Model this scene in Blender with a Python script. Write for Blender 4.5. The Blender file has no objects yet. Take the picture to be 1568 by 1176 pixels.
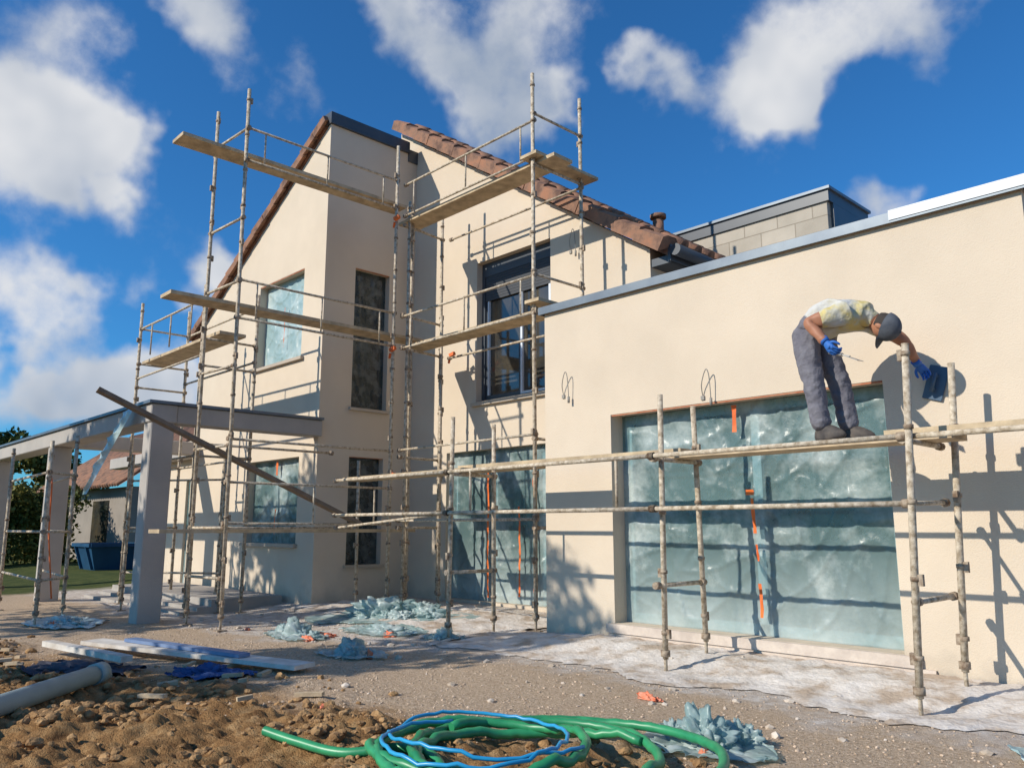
import bpy, bmesh, math, random
import numpy as np
from mathutils import Vector, Matrix, noise
random.seed(7); np.random.seed(7)
scene=bpy.context.scene
R=math.radians

# ---------------------------------------------------------------- helpers
def link(o):
    scene.collection.objects.link(o); return o
def empty(name):
    e=bpy.data.objects.new(name,None); link(e); return e
def mesh_obj(name,me,mat=None,parent=None,smooth=False):
    o=bpy.data.objects.new(name,me); link(o)
    if mat:
        me.materials.clear(); me.materials.append(mat)
    if parent: o.parent=parent
    if smooth: me.polygons.foreach_set('use_smooth',[True]*len(me.polygons))
    return o
def from_bm(name,bm,mat=None,parent=None,smooth=False):
    me=bpy.data.meshes.new(name); bm.normal_update(); bm.to_mesh(me); bm.free()
    return mesh_obj(name,me,mat,parent,smooth)
def from_np(name,v,f,mat=None,parent=None,smooth=False):
    me=bpy.data.meshes.new(name); me.from_pydata([tuple(a) for a in v],[],[tuple(a) for a in f]); me.update()
    return mesh_obj(name,me,mat,parent,smooth)

def mat(name,c1,c2=None,scale=2.0,rough=0.8,bump=0.0,bscale=50,metal=0.0,bdist=0.01,detail=4,c3=None,spec=0.3,contrast=(0.35,0.65)):
    m=bpy.data.materials.new(name); m.use_nodes=True
    nt=m.node_tree; N=nt.nodes; L=nt.links; b=N['Principled BSDF']
    b.inputs['Roughness'].default_value=rough; b.inputs['Metallic'].default_value=metal
    b.inputs['Specular IOR Level'].default_value=spec
    tc=N.new('ShaderNodeTexCoord')
    if c2 is None: c2=tuple(x*0.85 for x in c1)
    n=N.new('ShaderNodeTexNoise'); n.inputs['Scale'].default_value=scale; n.inputs['Detail'].default_value=detail
    n.inputs['Roughness'].default_value=0.6
    L.new(tc.outputs['Object'],n.inputs['Vector'])
    r=N.new('ShaderNodeValToRGB'); r.color_ramp.elements[0].position=contrast[0]; r.color_ramp.elements[1].position=contrast[1]
    r.color_ramp.elements[0].color=(*c1,1); r.color_ramp.elements[1].color=(*c2,1)
    if c3:
        e=r.color_ramp.elements.new(0.5*(contrast[0]+contrast[1])); e.color=(*c3,1)
    L.new(n.outputs['Fac'],r.inputs['Fac']); L.new(r.outputs['Color'],b.inputs['Base Color'])
    if bump>0:
        n2=N.new('ShaderNodeTexNoise'); n2.inputs['Scale'].default_value=bscale; n2.inputs['Detail'].default_value=2
        L.new(tc.outputs['Object'],n2.inputs['Vector'])
        bp=N.new('ShaderNodeBump'); bp.inputs['Strength'].default_value=bump; bp.inputs['Distance'].default_value=bdist
        L.new(n2.outputs['Fac'],bp.inputs['Height']); L.new(bp.outputs['Normal'],b.inputs['Normal'])
    return m

def box(bm,x0,x1,y0,y1,z0,z1):
    v=[bm.verts.new(p) for p in [(x0,y0,z0),(x1,y0,z0),(x1,y1,z0),(x0,y1,z0),(x0,y0,z1),(x1,y0,z1),(x1,y1,z1),(x0,y1,z1)]]
    for f in [(0,3,2,1),(4,5,6,7),(0,1,5,4),(1,2,6,5),(2,3,7,6),(3,0,4,7)]: bm.faces.new([v[i] for i in f])
def beam(bm,p0,p1,w,t,up=(0,0,1)):
    p0=Vector(p0);p1=Vector(p1);d=(p1-p0).normalized();up=Vector(up)
    s=d.cross(up).normalized(); u=s.cross(d).normalized()
    vs=[]
    for p in (p0,p1):
        for a,b in ((-1,-1),(1,-1),(1,1),(-1,1)): vs.append(bm.verts.new(p+s*a*w/2+u*b*t/2))
    for f in [(0,1,2,3),(7,6,5,4),(0,4,5,1),(1,5,6,2),(2,6,7,3),(3,7,4,0)]: bm.faces.new([vs[i] for i in f])
def tube(bm,p0,p1,r,r1=None,n=10,cap=True):
    p0=Vector(p0);p1=Vector(p1);d=(p1-p0).normalized()
    a=d.orthogonal().normalized(); b=d.cross(a); r1=r if r1 is None else r1
    A=[];B=[]
    for i in range(n):
        t=2*math.pi*i/n; o=a*math.cos(t)+b*math.sin(t)
        A.append(bm.verts.new(p0+o*r));B.append(bm.verts.new(p1+o*r1))
    for i in range(n):
        f=bm.faces.new([A[i],A[(i+1)%n],B[(i+1)%n],B[i]]); f.smooth=True
    if cap: bm.faces.new(A[::-1]); bm.faces.new(B)
def sweep(bm,pts,r,n=8,rf=None):
    pts=[Vector(p) for p in pts]; rings=[]
    prev=None
    for i,p in enumerate(pts):
        d=(pts[min(i+1,len(pts)-1)]-pts[max(i-1,0)]).normalized()
        a=(Vector((0,0,1)).cross(d)); 
        if a.length<0.05: a=Vector((1,0,0)).cross(d)
        a.normalize()
        if prev is not None and a.dot(prev)<0: a=-a
        prev=a; b=d.cross(a); rr=r if rf is None else rf(i)
        rings.append([bm.verts.new(p+(a*math.cos(2*math.pi*k/n)+b*math.sin(2*math.pi*k/n))*rr) for k in range(n)])
    for i in range(len(rings)-1):
        for k in range(n):
            f=bm.faces.new([rings[i][k],rings[i][(k+1)%n],rings[i+1][(k+1)%n],rings[i+1][k]]); f.smooth=True
    bm.faces.new(rings[0][::-1]); bm.faces.new(rings[-1])
def catmull(P,n=12):
    P=[Vector(p) for p in P]; out=[]
    Q=[P[0]]+P+[P[-1]]
    for i in range(1,len(Q)-2):
        for k in range(n):
            t=k/n; a,b,c,d=Q[i-1],Q[i],Q[i+1],Q[i+2]
            out.append(0.5*((2*b)+(c-a)*t+(2*a-5*b+4*c-d)*t*t+(-a+3*b-3*c+d)*t**3))
    out.append(P[-1]); return out

def wall_poly(name,poly,axis,a0,a1,holes,m,parent):
    """poly in (u,z); axis 'y': u=x extruded in y from a0 to a1 ; axis 'x': u=y extruded in x"""
    bm=bmesh.new()
    def P(u,z,a): return (u,a,z) if axis=='y' else (a,u,z)
    A=[bm.verts.new(P(u,z,a0)) for u,z in poly]; B=[bm.verts.new(P(u,z,a1)) for u,z in poly]
    n=len(poly); bm.faces.new(A); bm.faces.new(B[::-1])
    for i in range(n): bm.faces.new([A[i],B[i],B[(i+1)%n],A[(i+1)%n]])
    bmesh.ops.recalc_face_normals(bm,faces=bm.faces)
    o=from_bm(name,bm,m,parent)
    cut=[]
    for (u0,u1,z0,z1) in holes:
        c=bmesh.new()
        if axis=='y': box(c,u0,u1,min(a0,a1)-0.1,max(a0,a1)+0.1,z0,z1)
        else: box(c,min(a0,a1)-0.1,max(a0,a1)+0.1,u0,u1,z0,z1)
        co=from_bm('cutter',c); cut.append(co)
        md=o.modifiers.new('b','BOOLEAN'); md.operation='DIFFERENCE'; md.object=co; md.solver='EXACT'
    if cut:
        dg=bpy.context.evaluated_depsgraph_get(); me=bpy.data.meshes.new_from_object(o.evaluated_get(dg))
        o.modifiers.clear(); o.data=me
        for c in cut: bpy.data.objects.remove(c)
    return o

# ---------------------------------------------------------------- materials
def plaster_mat():
    m=mat('plaster_render',(0.675,0.568,0.445),(0.61,0.512,0.40),scale=0.9,rough=0.92,bump=0.55,bscale=110,bdist=0.007,spec=0.12,detail=6)
    nt=m.node_tree;N=nt.nodes;L=nt.links;b=N['Principled BSDF']
    src=b.inputs['Base Color'].links[0].from_socket
    g=N.new('ShaderNodeNewGeometry'); s=N.new('ShaderNodeSeparateXYZ'); L.new(g.outputs['Position'],s.inputs[0])
    n=N.new('ShaderNodeTexNoise'); n.inputs['Scale'].default_value=5; n.inputs['Detail'].default_value=4; L.new(g.outputs['Position'],n.inputs['Vector'])
    ma=N.new('ShaderNodeMath'); ma.operation='MULTIPLY_ADD'; ma.inputs[1].default_value=0.9; L.new(n.outputs['Fac'],ma.inputs[0]); ma.inputs[2].default_value=-0.12
    mr=N.new('ShaderNodeMath'); mr.operation='SUBTRACT'; L.new(ma.outputs[0],mr.inputs[0]); L.new(s.outputs['Z'],mr.inputs[1])
    cl=N.new('ShaderNodeMapRange'); L.new(mr.outputs[0],cl.inputs['Value']); cl.inputs['From Max'].default_value=0.3; cl.inputs['To Max'].default_value=0.6
    mx=N.new('ShaderNodeMixRGB'); L.new(cl.outputs[0],mx.inputs[0]); L.new(src,mx.inputs[1]); mx.inputs[2].default_value=(0.45,0.38,0.30,1)
    L.new(mx.outputs[0],b.inputs['Base Color']); return m
M_pl=plaster_mat()
M_anth=mat('anthracite_metal',(0.045,0.055,0.07),(0.06,0.07,0.085),rough=0.4,spec=0.5)
M_cop=mat('grey_metal_coping',(0.11,0.135,0.17),(0.16,0.19,0.22),rough=0.45,metal=0.4,spec=0.5)
M_coprefl=mat('coping_painted_reflection',(0.34,0.37,0.40),(0.42,0.44,0.47),rough=0.45,metal=0.2)  # lighter copy of the coping colour, stands in for reflected light
M_tile=mat('terracotta_tile',(0.36,0.17,0.10),(0.14,0.08,0.06),scale=5,rough=0.85,bump=0.4,bscale=40,c3=(0.27,0.15,0.10))
M_steel=mat('galvanised_scaffold_tube',(0.66,0.57,0.45),(0.24,0.175,0.11),scale=22,rough=0.8,metal=0.0,bump=0.6,bscale=120,bdist=0.005,c3=(0.47,0.39,0.29),contrast=(0.34,0.68),detail=6)
M_coup=mat('scaffold_coupler',(0.44,0.36,0.27),(0.17,0.11,0.07),scale=20,rough=0.8,metal=0.0)
M_wood=mat('scaffold_plank_wood',(0.62,0.48,0.31),(0.38,0.29,0.19),scale=6,rough=0.85,bump=0.3,bscale=60)
M_wood2=mat('weathered_wood',(0.25,0.19,0.14),(0.18,0.135,0.10),scale=9,rough=0.9,bump=0.3,bscale=60)
M_orange=mat('orange_plastic',(0.82,0.19,0.04),(0.68,0.13,0.03),rough=0.5)
M_tapered=mat('reddish_masking_tape',(0.42,0.13,0.06),(0.50,0.26,0.16),scale=9,rough=0.7)
M_glass=mat('window_glass',(0.02,0.025,0.03),(0.085,0.07,0.045),scale=1.1,rough=0.05,spec=0.9)
M_white=mat('white_window_frame',(0.7,0.75,0.82),rough=0.4)
M_shut=mat('roller_shutter',(0.055,0.06,0.07),rough=0.5)
M_conc=mat('bare_concrete',(0.42,0.38,0.34),(0.34,0.31,0.28),scale=4,rough=0.95,bump=0.4,bscale=50)
M_beamc=mat('grey_pergola_render',(0.38,0.35,0.32),(0.45,0.41,0.37),scale=1.5,rough=0.9,bump=0.3,bscale=60)

def film_mat(name,c1,c2,alpha=0.2,rough=0.32,scale=1.6,bs=(3.0,3.0,1.2),bst=.5,hazez=None,fine=.3,transl=0.0):
    m=bpy.data.materials.new(name); m.use_nodes=True; nt=m.node_tree;N=nt.nodes;L=nt.links;b=N['Principled BSDF']
    b.inputs['Roughness'].default_value=rough; b.inputs['Specular IOR Level'].default_value=.5
    tc=N.new('ShaderNodeTexCoord'); mp=N.new('ShaderNodeMapping'); mp.inputs['Scale'].default_value=bs; mp.inputs['Rotation'].default_value=(.0,.5,.0)
    L.new(tc.outputs['Object'],mp.inputs[0])
    n=N.new('ShaderNodeTexNoise'); n.noise_type='RIDGED_MULTIFRACTAL'; n.inputs['Scale'].default_value=1.1; n.inputs['Detail'].default_value=3; n.inputs['Distortion'].default_value=.5
    L.new(mp.outputs[0],n.inputs['Vector'])
    n2=N.new('ShaderNodeTexNoise'); n2.inputs['Scale'].default_value=30; n2.inputs['Detail'].default_value=3; L.new(tc.outputs['Object'],n2.inputs['Vector'])
    n3=N.new('ShaderNodeTexNoise'); n3.inputs['Scale'].default_value=scale; n3.inputs['Detail'].default_value=6; n3.inputs['Roughness'].default_value=.65; L.new(tc.outputs['Object'],n3.inputs['Vector'])
    su=N.new('ShaderNodeMath'); su.operation='MULTIPLY_ADD'; L.new(n2.outputs['Fac'],su.inputs[0]); su.inputs[1].default_value=fine; L.new(n.outputs['Fac'],su.inputs[2])
    bp=N.new('ShaderNodeBump'); bp.inputs['Strength'].default_value=bst; bp.inputs['Distance'].default_value=0.025
    L.new(su.outputs[0],bp.inputs['Height']); L.new(bp.outputs['Normal'],b.inputs['Normal'])
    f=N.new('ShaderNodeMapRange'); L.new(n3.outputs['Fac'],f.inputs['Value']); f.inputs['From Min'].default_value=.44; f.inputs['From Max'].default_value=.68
    rr=N.new('ShaderNodeMapRange'); L.new(n.outputs['Fac'],rr.inputs['Value']); rr.inputs['From Min'].default_value=.95; rr.inputs['From Max'].default_value=1.6; rr.inputs['To Max'].default_value=.7  # ridged noise paints whitish highlight streaks into the film colour
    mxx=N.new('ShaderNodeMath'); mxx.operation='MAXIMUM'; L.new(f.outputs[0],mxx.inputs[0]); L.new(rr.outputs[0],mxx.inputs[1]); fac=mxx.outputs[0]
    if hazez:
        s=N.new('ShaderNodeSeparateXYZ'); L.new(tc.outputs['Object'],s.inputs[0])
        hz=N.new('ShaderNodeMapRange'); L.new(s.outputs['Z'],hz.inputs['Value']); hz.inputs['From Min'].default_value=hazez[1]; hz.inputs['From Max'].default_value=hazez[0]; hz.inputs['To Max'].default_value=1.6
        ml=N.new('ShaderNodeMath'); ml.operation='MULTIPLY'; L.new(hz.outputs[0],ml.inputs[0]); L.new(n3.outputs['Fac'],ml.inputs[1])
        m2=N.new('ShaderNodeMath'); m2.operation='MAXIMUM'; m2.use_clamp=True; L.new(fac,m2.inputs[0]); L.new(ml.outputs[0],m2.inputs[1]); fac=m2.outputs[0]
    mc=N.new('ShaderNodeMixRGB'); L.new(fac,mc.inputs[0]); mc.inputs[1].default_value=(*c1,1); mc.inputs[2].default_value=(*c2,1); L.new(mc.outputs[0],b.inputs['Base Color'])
    surf=b.outputs[0]
    if transl>0:
        tl=N.new('ShaderNodeBsdfTranslucent'); L.new(mc.outputs[0],tl.inputs[0]); mt=N.new('ShaderNodeMixShader'); mt.inputs[0].default_value=transl; L.new(surf,mt.inputs[1]); L.new(tl.outputs[0],mt.inputs[2]); surf=mt.outputs[0]
    tr=N.new('ShaderNodeBsdfTransparent'); tr.inputs[0].default_value=(0.75,0.95,0.95,1)
    mx=N.new('ShaderNodeMixShader'); al=N.new('ShaderNodeMapRange'); L.new(fac,al.inputs['Value']); al.inputs['To Min'].default_value=1-alpha; al.inputs['To Max'].default_value=min(1,1-alpha*.4)
    L.new(al.outputs[0],mx.inputs[0])
    L.new(tr.outputs[0],mx.inputs[1]); L.new(surf,mx.inputs[2]); L.new(mx.outputs[0],N['Material Output'].inputs[0])
    return m
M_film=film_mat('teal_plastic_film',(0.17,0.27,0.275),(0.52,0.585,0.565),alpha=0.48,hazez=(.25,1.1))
M_filmw=film_mat('pale_plastic_film',(0.33,0.46,0.46),(0.62,0.69,0.67),alpha=0.12)
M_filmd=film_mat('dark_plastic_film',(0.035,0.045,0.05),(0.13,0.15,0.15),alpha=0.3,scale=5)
M_bag=film_mat('crumpled_plastic',(0.38,0.50,0.49),(0.66,0.72,0.70),alpha=0.30,scale=4,bs=(9,9,9),bst=.45,rough=.34,fine=.2,transl=.25)

# ---------------------------------------------------------------- terrain
def sm(a,b,x):
    t=max(0,min(1,(x-a)/(b-a))); return t*t*(3-2*t)
def dirt(x,y):
    return 1-sm(-0.45,0.45,y-(4.05+0.21*x)+0.9*noise.noise(Vector((x*0.7,y*0.7,3))))
def gh(x,y):
    h=0.09*sm(5.8,6.4,y)*sm(-7,-5.5,x)+0.10*sm(5.0,7.0,y)*sm(-6.0,-8.5,x)
    if abs(x)<30 and abs(y)<30:
        h+=0.03*noise.noise(Vector((x*0.9,y*0.9,0)))*(1-sm(5.4,6,y))
        d=dirt(x,y)*(1-sm(12,18,-x))
        if d>0.01:
            q=Vector((x,y,0))
            c=noise.noise(q*2.2)*0.07+abs(noise.noise(q*4+Vector((5,5,1))))*0.08+abs(noise.noise(q*10))*0.06+abs(noise.noise(q*22))*.035
            h+=d*(c-.005)
        h+=0.006*noise.noise(Vector((x*12,y*12,2)))
    return h
def axis(segs,far):
    a=[]
    for lo,hi,st in segs: a+=list(np.arange(lo,hi-1e-6,st))
    s=segs[0][2]; l=[];v=a[0]
    while v>-far: s*=1.25; v-=s; l.append(v)
    s=segs[-1][2]; v=a[-1]; r=[]
    while v<far: s*=1.25; v+=s; r.append(v)
    return l[::-1]+a+r
xs=axis(((-13.0,-8,.05),(-8,-1.4,.022),(-1.4,0,.05)),600); ys=axis(((0,.6,.04),(.6,4.2,.022),(4.2,7.2,.045)),600)
nx,ny=len(xs),len(ys)
V=[(x,y,gh(x,y)) for y in ys for x in xs]
F=[(j*nx+i,j*nx+i+1,(j+1)*nx+i+1,(j+1)*nx+i) for j in range(ny-1) for i in range(nx-1)]
m=bpy.data.materials.new('building_site_ground'); m.use_nodes=True; nt=m.node_tree;N=nt.nodes;L=nt.links;b=N['Principled BSDF']
b.inputs['Roughness'].default_value=0.95; b.inputs['Specular IOR Level'].default_value=0.12
g=N.new('ShaderNodeNewGeometry'); s=N.new('ShaderNodeSeparateXYZ'); L.new(g.outputs['Position'],s.inputs[0])
def nz(scale,detail=5,rough=0.6):
    n=N.new('ShaderNodeTexNoise'); n.inputs['Scale'].default_value=scale; n.inputs['Detail'].default_value=detail; n.inputs['Roughness'].default_value=rough
    L.new(g.outputs['Position'],n.inputs['Vector']); return n.outputs['Fac']
def ramp(fac,els):
    r=N.new('ShaderNodeValToRGB'); cr=r.color_ramp
    cr.elements[0].position=els[0][0]; cr.elements[0].color=(*els[0][1],1); cr.elements[1].position=els[-1][0]; cr.elements[1].color=(*els[-1][1],1)
    for p,c in els[1:-1]:
        e=cr.elements.new(p); e.color=(*c,1)
    L.new(fac,r.inputs[0]); return r.outputs[0]
def mth(op,a,b_=None,c=None):
    k=N.new('ShaderNodeMath'); k.operation=op
    for i,q in enumerate((a,b_,c)):
        if q is None: continue
        if isinstance(q,(int,float)): k.inputs[i].default_value=q
        else: L.new(q,k.inputs[i])
    return k.outputs[0]
def mixc(f,a,b_):
    k=N.new('ShaderNodeMixRGB'); L.new(f,k.inputs[0]); L.new(a,k.inputs[1]); L.new(b_,k.inputs[2]); return k.outputs[0]
def mr(v,a,b_):
    k=N.new('ShaderNodeMapRange'); k.interpolation_type='SMOOTHSTEP'; L.new(v,k.inputs['Value']); k.inputs['From Min'].default_value=a; k.inputs['From Max'].default_value=b_; return k.outputs[0]
gravel=ramp(nz(42,5,0.75),[(0.3,(0.28,0.19,0.12)),(0.48,(0.53,0.39,0.265)),(0.62,(0.65,0.51,0.37)),(0.75,(0.78,0.68,0.56))])
dirtc=ramp(nz(8,7,0.72),[(0.3,(0.14,0.07,0.03)),(0.5,(0.34,0.19,0.08)),(0.7,(0.50,0.32,0.155))])
dust=ramp(nz(9,6,0.7),[(0.33,(0.42,0.33,0.26)),(0.5,(0.62,0.54,0.465)),(0.66,(0.76,0.71,0.66))])
grass=ramp(nz(3,5,0.7),[(0.3,(0.045,0.065,0.018)),(0.7,(0.12,0.13,0.04))])
wob=mth('MULTIPLY_ADD',nz(0.8,5),1.6,-0.8)
dl=mth('SUBTRACT',mth('SUBTRACT',s.outputs['Y'],mth('MULTIPLY',s.outputs['X'],0.21)),4.15)
fd=mr(mth('ADD',dl,wob),0.4,-0.35)
du=mth('ADD',mth('ADD',s.outputs['Y'],mth('MULTIPLY',mr(s.outputs['X'],-6.5,-9.5),1.0)),mth('MULTIPLY_ADD',nz(1.7,6),2.2,-1.1))
fdu=mr(du,4.9,5.6)
c=mixc(fdu,gravel,dust); c=mixc(fd,c,dirtc)
fg=mr(mth('ADD',s.outputs['X'],wob),-17.0,-18.0)
c=mixc(fg,c,grass); L.new(c,b.inputs['Base Color'])
bp=N.new('ShaderNodeBump'); bp.inputs['Strength'].default_value=1.0; bp.inputs['Distance'].default_value=0.02
L.new(mth('ADD',nz(45,5,0.75),mth('MULTIPLY',nz(110,1),0.5)),bp.inputs['Height']); L.new(bp.outputs['Normal'],b.inputs['Normal'])
from_np('ground',V,F,m,None,True)
M_stone=mat('gravel_stone',(0.64,0.50,0.37),(0.36,0.26,0.175),scale=20,rough=0.95,c3=(0.56,0.43,0.31),bump=0.4,bscale=80)
M_clod=mat('soil_clod',(0.46,0.28,0.13),(0.21,0.115,0.05),scale=10,rough=0.98,bump=0.8,bscale=60)

def ico(sub):
    bm=bmesh.new(); bmesh.ops.create_icosphere(bm,subdivisions=sub,radius=1)
    v=np.array([x.co[:] for x in bm.verts]); bm.verts.index_update(); f=np.array([[q.index for q in p.verts] for p in bm.faces]); bm.free(); return v,f
def scatter(name,n,cond,rng,sub,matl,box_,squash=0.7,smooth=False,pw=3.5,rag=.28):
    bv,bf=ico(sub); VV=[];FF=[];k=0;cnt=0;tries=0
    while cnt<n and tries<n*30:
        tries+=1
        x=random.uniform(box_[0],box_[1]); y=random.uniform(box_[2],box_[3])
        if random.random()>cond(x,y): continue
        r=rng[0]+(rng[1]-rng[0])*random.random()**pw
        v=bv*(1+np.random.uniform(-rag,rag,(len(bv),1)))*np.array([random.uniform(.7,1.3),random.uniform(.7,1.3),squash*random.uniform(.7,1.2)])*r
        a=random.uniform(0,6.28); ca,sa=math.cos(a),math.sin(a)
        v=np.stack([v[:,0]*ca-v[:,1]*sa,v[:,0]*sa+v[:,1]*ca,v[:,2]],1)+np.array([x,y,gh(x,y)+r*0.2])
        VV.append(v);FF.append(bf+k);k+=len(bv);cnt+=1
    return from_np(name,np.concatenate(VV).tolist(),np.concatenate(FF).tolist(),matl,None,smooth)
scatter('soil_clods',6500,lambda x,y:dirt(x,y)*(.2+.8*sm(-.1,.25,noise.noise(Vector((x*1.3,y*1.3,8))))),(0.004,0.045),2,M_clod,(-11,-1,0.3,4.2),pw=5,rag=.2)
scatter('gravel',11000,lambda x,y:(1-dirt(x,y))*(0.25+0.75*sm(8,3,y)),(0.003,0.012),1,M_stone,(-10,0,1.5,6.4))
scatter('rubble',220,lambda x,y:1 if y>4.9+0.1*x else 0.2,(0.008,0.04),1,mat('rubble',(0.68,0.6,0.51),(0.42,0.33,0.24),scale=9,rough=0.95),(-11,0,3.3,6.6))

# ---------------------------------------------------------------- house
house=empty('modern_house')
YA,YC,YD,XB=6.3,8.05,6.73,-10.9
wall_poly('wall_gable_left',[(-15.6,-.3),(XB,-.3),(XB,7.72),(-15.6,5.05)],'y',YA,YA+.3,[(-13.1,-11.55,3.9,5.4),(-13.2,-11.45,.95,2.3)],M_pl,house)
wall_poly('wall_return',[(YA+.3,-.3),(YC,-.3),(YC,7.72),(YA+.3,7.72)],'x',XB-.3,XB,[(6.86,7.53,3.07,5.38),(6.86,7.5,.63,2.3)],M_pl,house)
wall_poly('wall_gable_right',[(-11.4,-.3),(-5.9,-.3),(-5.9,4.70),(-11.4,8.33)],'y',YC,YC+.3,[(-9.25,-7.65,3.08,5.32),(-9.95,-7.0,.14,2.36)],M_pl,house)
wall_poly('wall_extension_front',[(-6.5,-.3),(-1.5,-.3),(-1.5,3.74),(-6.5,3.74)],'y',YD,YD+.3,[(-5.52,-2.63,.23,2.40)],M_pl,house)
bm=bmesh.new()
box(bm,-6.5,-6.2,YD+.3,YC,-.3,3.74); box(bm,-1.8,-1.5,YD+.3,14,-.3,3.74)
box(bm,-15.6,-15.3,YA+.3,14,-.3,5.0); box(bm,-6.2,-5.9,YC+.3,14,3.5,4.7)
box(bm,-15.3,-1.8,13.7,14,-.3,3.7)
box(bm,-18.9,-16.55,6.6,6.9,-.3,2.95); box(bm,-16.0,-15.6,6.6,6.9,-.3,2.95); box(bm,-16.55,-16.0,6.6,6.9,2.15,2.95)
from_bm('side_walls',bm,M_pl,house)
bm=bmesh.new(); box(bm,-6.2,-1.8,YD+.3,13.7,3.3,3.45); from_bm('flat_roof',bm,M_conc,house)
bm=bmesh.new(); box(bm,-6.54,-1.46,YD-.04,YD+.36,3.742,3.79); box(bm,-6.54,-1.46,YD-.055,YD-.04,3.70,3.79)
box(bm,-1.84,-1.46,YD+.36,14,3.742,3.79); box(bm,-1.46,-1.445,YD-.055,14,3.70,3.79); box(bm,-6.555,-6.54,YD-.055,YC,3.70,3.79)
from_bm('parapet_coping',bm,M_cop,house)
bm=bmesh.new(); box(bm,-2.45,-1.44,YD-.05,YD+.38,3.793,3.806); box(bm,-2.45,-1.44,YD-.062,YD-.057,3.72,3.806); from_bm('parapet_coping_painted_sheen',bm,M_coprefl,house)  # added strip: bright reflection on the coping's right end, painted as a paler colour
bm=bmesh.new(); box(bm,-5.6,-2.5,YD-.05,YD+.28,.14,.228); box(bm,-5.58,-2.4,YD-.03,YD-.001,-.05,.138)
from_bm('window_threshold',bm,mat('threshold_concrete',(0.62,0.53,0.45),(0.5,0.42,0.36),scale=8,rough=.9,bump=.3),house)
bm=bmesh.new(); box(bm,-13.2,-11.45,YA-.06,YA+.2,3.86,3.91); box(bm,-13.25,-11.4,YA-.06,YA+.2,.90,.955)
box(bm,-9.32,-7.58,YC-.06,YC+.2,3.03,3.085); box(bm,XB-.2,XB+.05,6.82,7.57,3.03,3.075); box(bm,XB-.2,XB+.05,6.82,7.54,.59,.635)
from_bm('window_sills',bm,mat('stone_sill',(0.50,0.42,0.33),(0.43,0.36,0.29),rough=.85),house)
bm=bmesh.new()
for (x0,x1,z,yy) in ((-13.1,-11.55,5.395,YA),(-5.52,-2.63,2.395,YD)):
    box(bm,x0+.01,x1-.01,yy+.006,yy+.02,z-.012,z+.002)
box(bm,XB-.03,XB-.01,6.87,7.52,5.365,5.378); box(bm,XB-.03,XB-.01,6.87,7.49,2.287,2.298)
box(bm,-13.09,-11.56,YA-.03,YA+.02,3.913,3.919)
from_bm('masking_tape_edges',bm,M_tapered,house)
def blocks():
    m=mat('concrete_blocks',(0.52,0.46,0.38),(0.44,0.39,0.32),rough=.95,bump=.3,bscale=70)
    nt=m.node_tree;N=nt.nodes;L=nt.links;b=N['Principled BSDF'];src=b.inputs['Base Color'].links[0].from_socket
    g=N.new('ShaderNodeNewGeometry');s=N.new('ShaderNodeSeparateXYZ');L.new(g.outputs['Position'],s.inputs[0])
    c=N.new('ShaderNodeCombineXYZ');ad=N.new('ShaderNodeMath');L.new(s.outputs['X'],ad.inputs[0]);L.new(s.outputs['Y'],ad.inputs[1]);L.new(ad.outputs[0],c.inputs[0]);L.new(s.outputs['Z'],c.inputs[1])
    br=N.new('ShaderNodeTexBrick');br.inputs['Scale'].default_value=1;br.inputs['Brick Width'].default_value=.5;br.inputs['Row Height'].default_value=.2;br.inputs['Mortar Size'].default_value=.008
    br.inputs['Color1'].default_value=(1,1,1,1);br.inputs['Color2'].default_value=(.84,.84,.84,1);br.inputs['Mortar'].default_value=(.6,.58,.56,1);L.new(c.outputs[0],br.inputs[0])
    mx=N.new('ShaderNodeMixRGB');mx.blend_type='MULTIPLY';mx.inputs[0].default_value=1;L.new(src,mx.inputs[1]);L.new(br.outputs['Color'],mx.inputs[2]);L.new(mx.outputs[0],b.inputs['Base Color']);return m
bm=bmesh.new(); box(bm,-8.5,-4.35,9.8,10.9,3.3,5.38); from_bm('block_upper_storey',bm,blocks(),house)
bm=bmesh.new(); box(bm,-8.5,-4.31,9.77,11.0,5.38,5.53); box(bm,-4.345,-4.31,9.9,10.9,4.3,5.378); from_bm('upper_storey_fascia',bm,M_anth,house)
bm=bmesh.new(); box(bm,-8.5,-4.28,9.74,11.03,5.532,5.57); from_bm('upper_storey_coping',bm,M_cop,house)
def roof(name,x0,z0,x1,z1,y0,y1,t,m):
    bm=bmesh.new(); v=[]
    for y in (y0,y1):
        for (x,z) in ((x0,z0),(x1,z1),(x1,z1-t),(x0,z0-t)): v.append(bm.verts.new((x,y,z)))
    for f in [(0,1,2,3),(7,6,5,4),(0,4,5,1),(1,5,6,2),(2,6,7,3),(3,7,4,0)]: bm.faces.new([v[i] for i in f])
    bmesh.ops.recalc_face_normals(bm,faces=bm.faces); return from_bm(name,bm,m,house)
roof('roof_slope_right',-11.35,8.46,-5.6,4.665,YC-.02,14,.14,M_tile)
roof('roof_slope_left',-16.0,4.95,-11.0,7.80,YA-.02,14,.12,M_tile)
roof('roof_slope_back',-16.0,5.0,-11.35,8.40,YC+.32,14,.12,M_tile)
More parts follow.
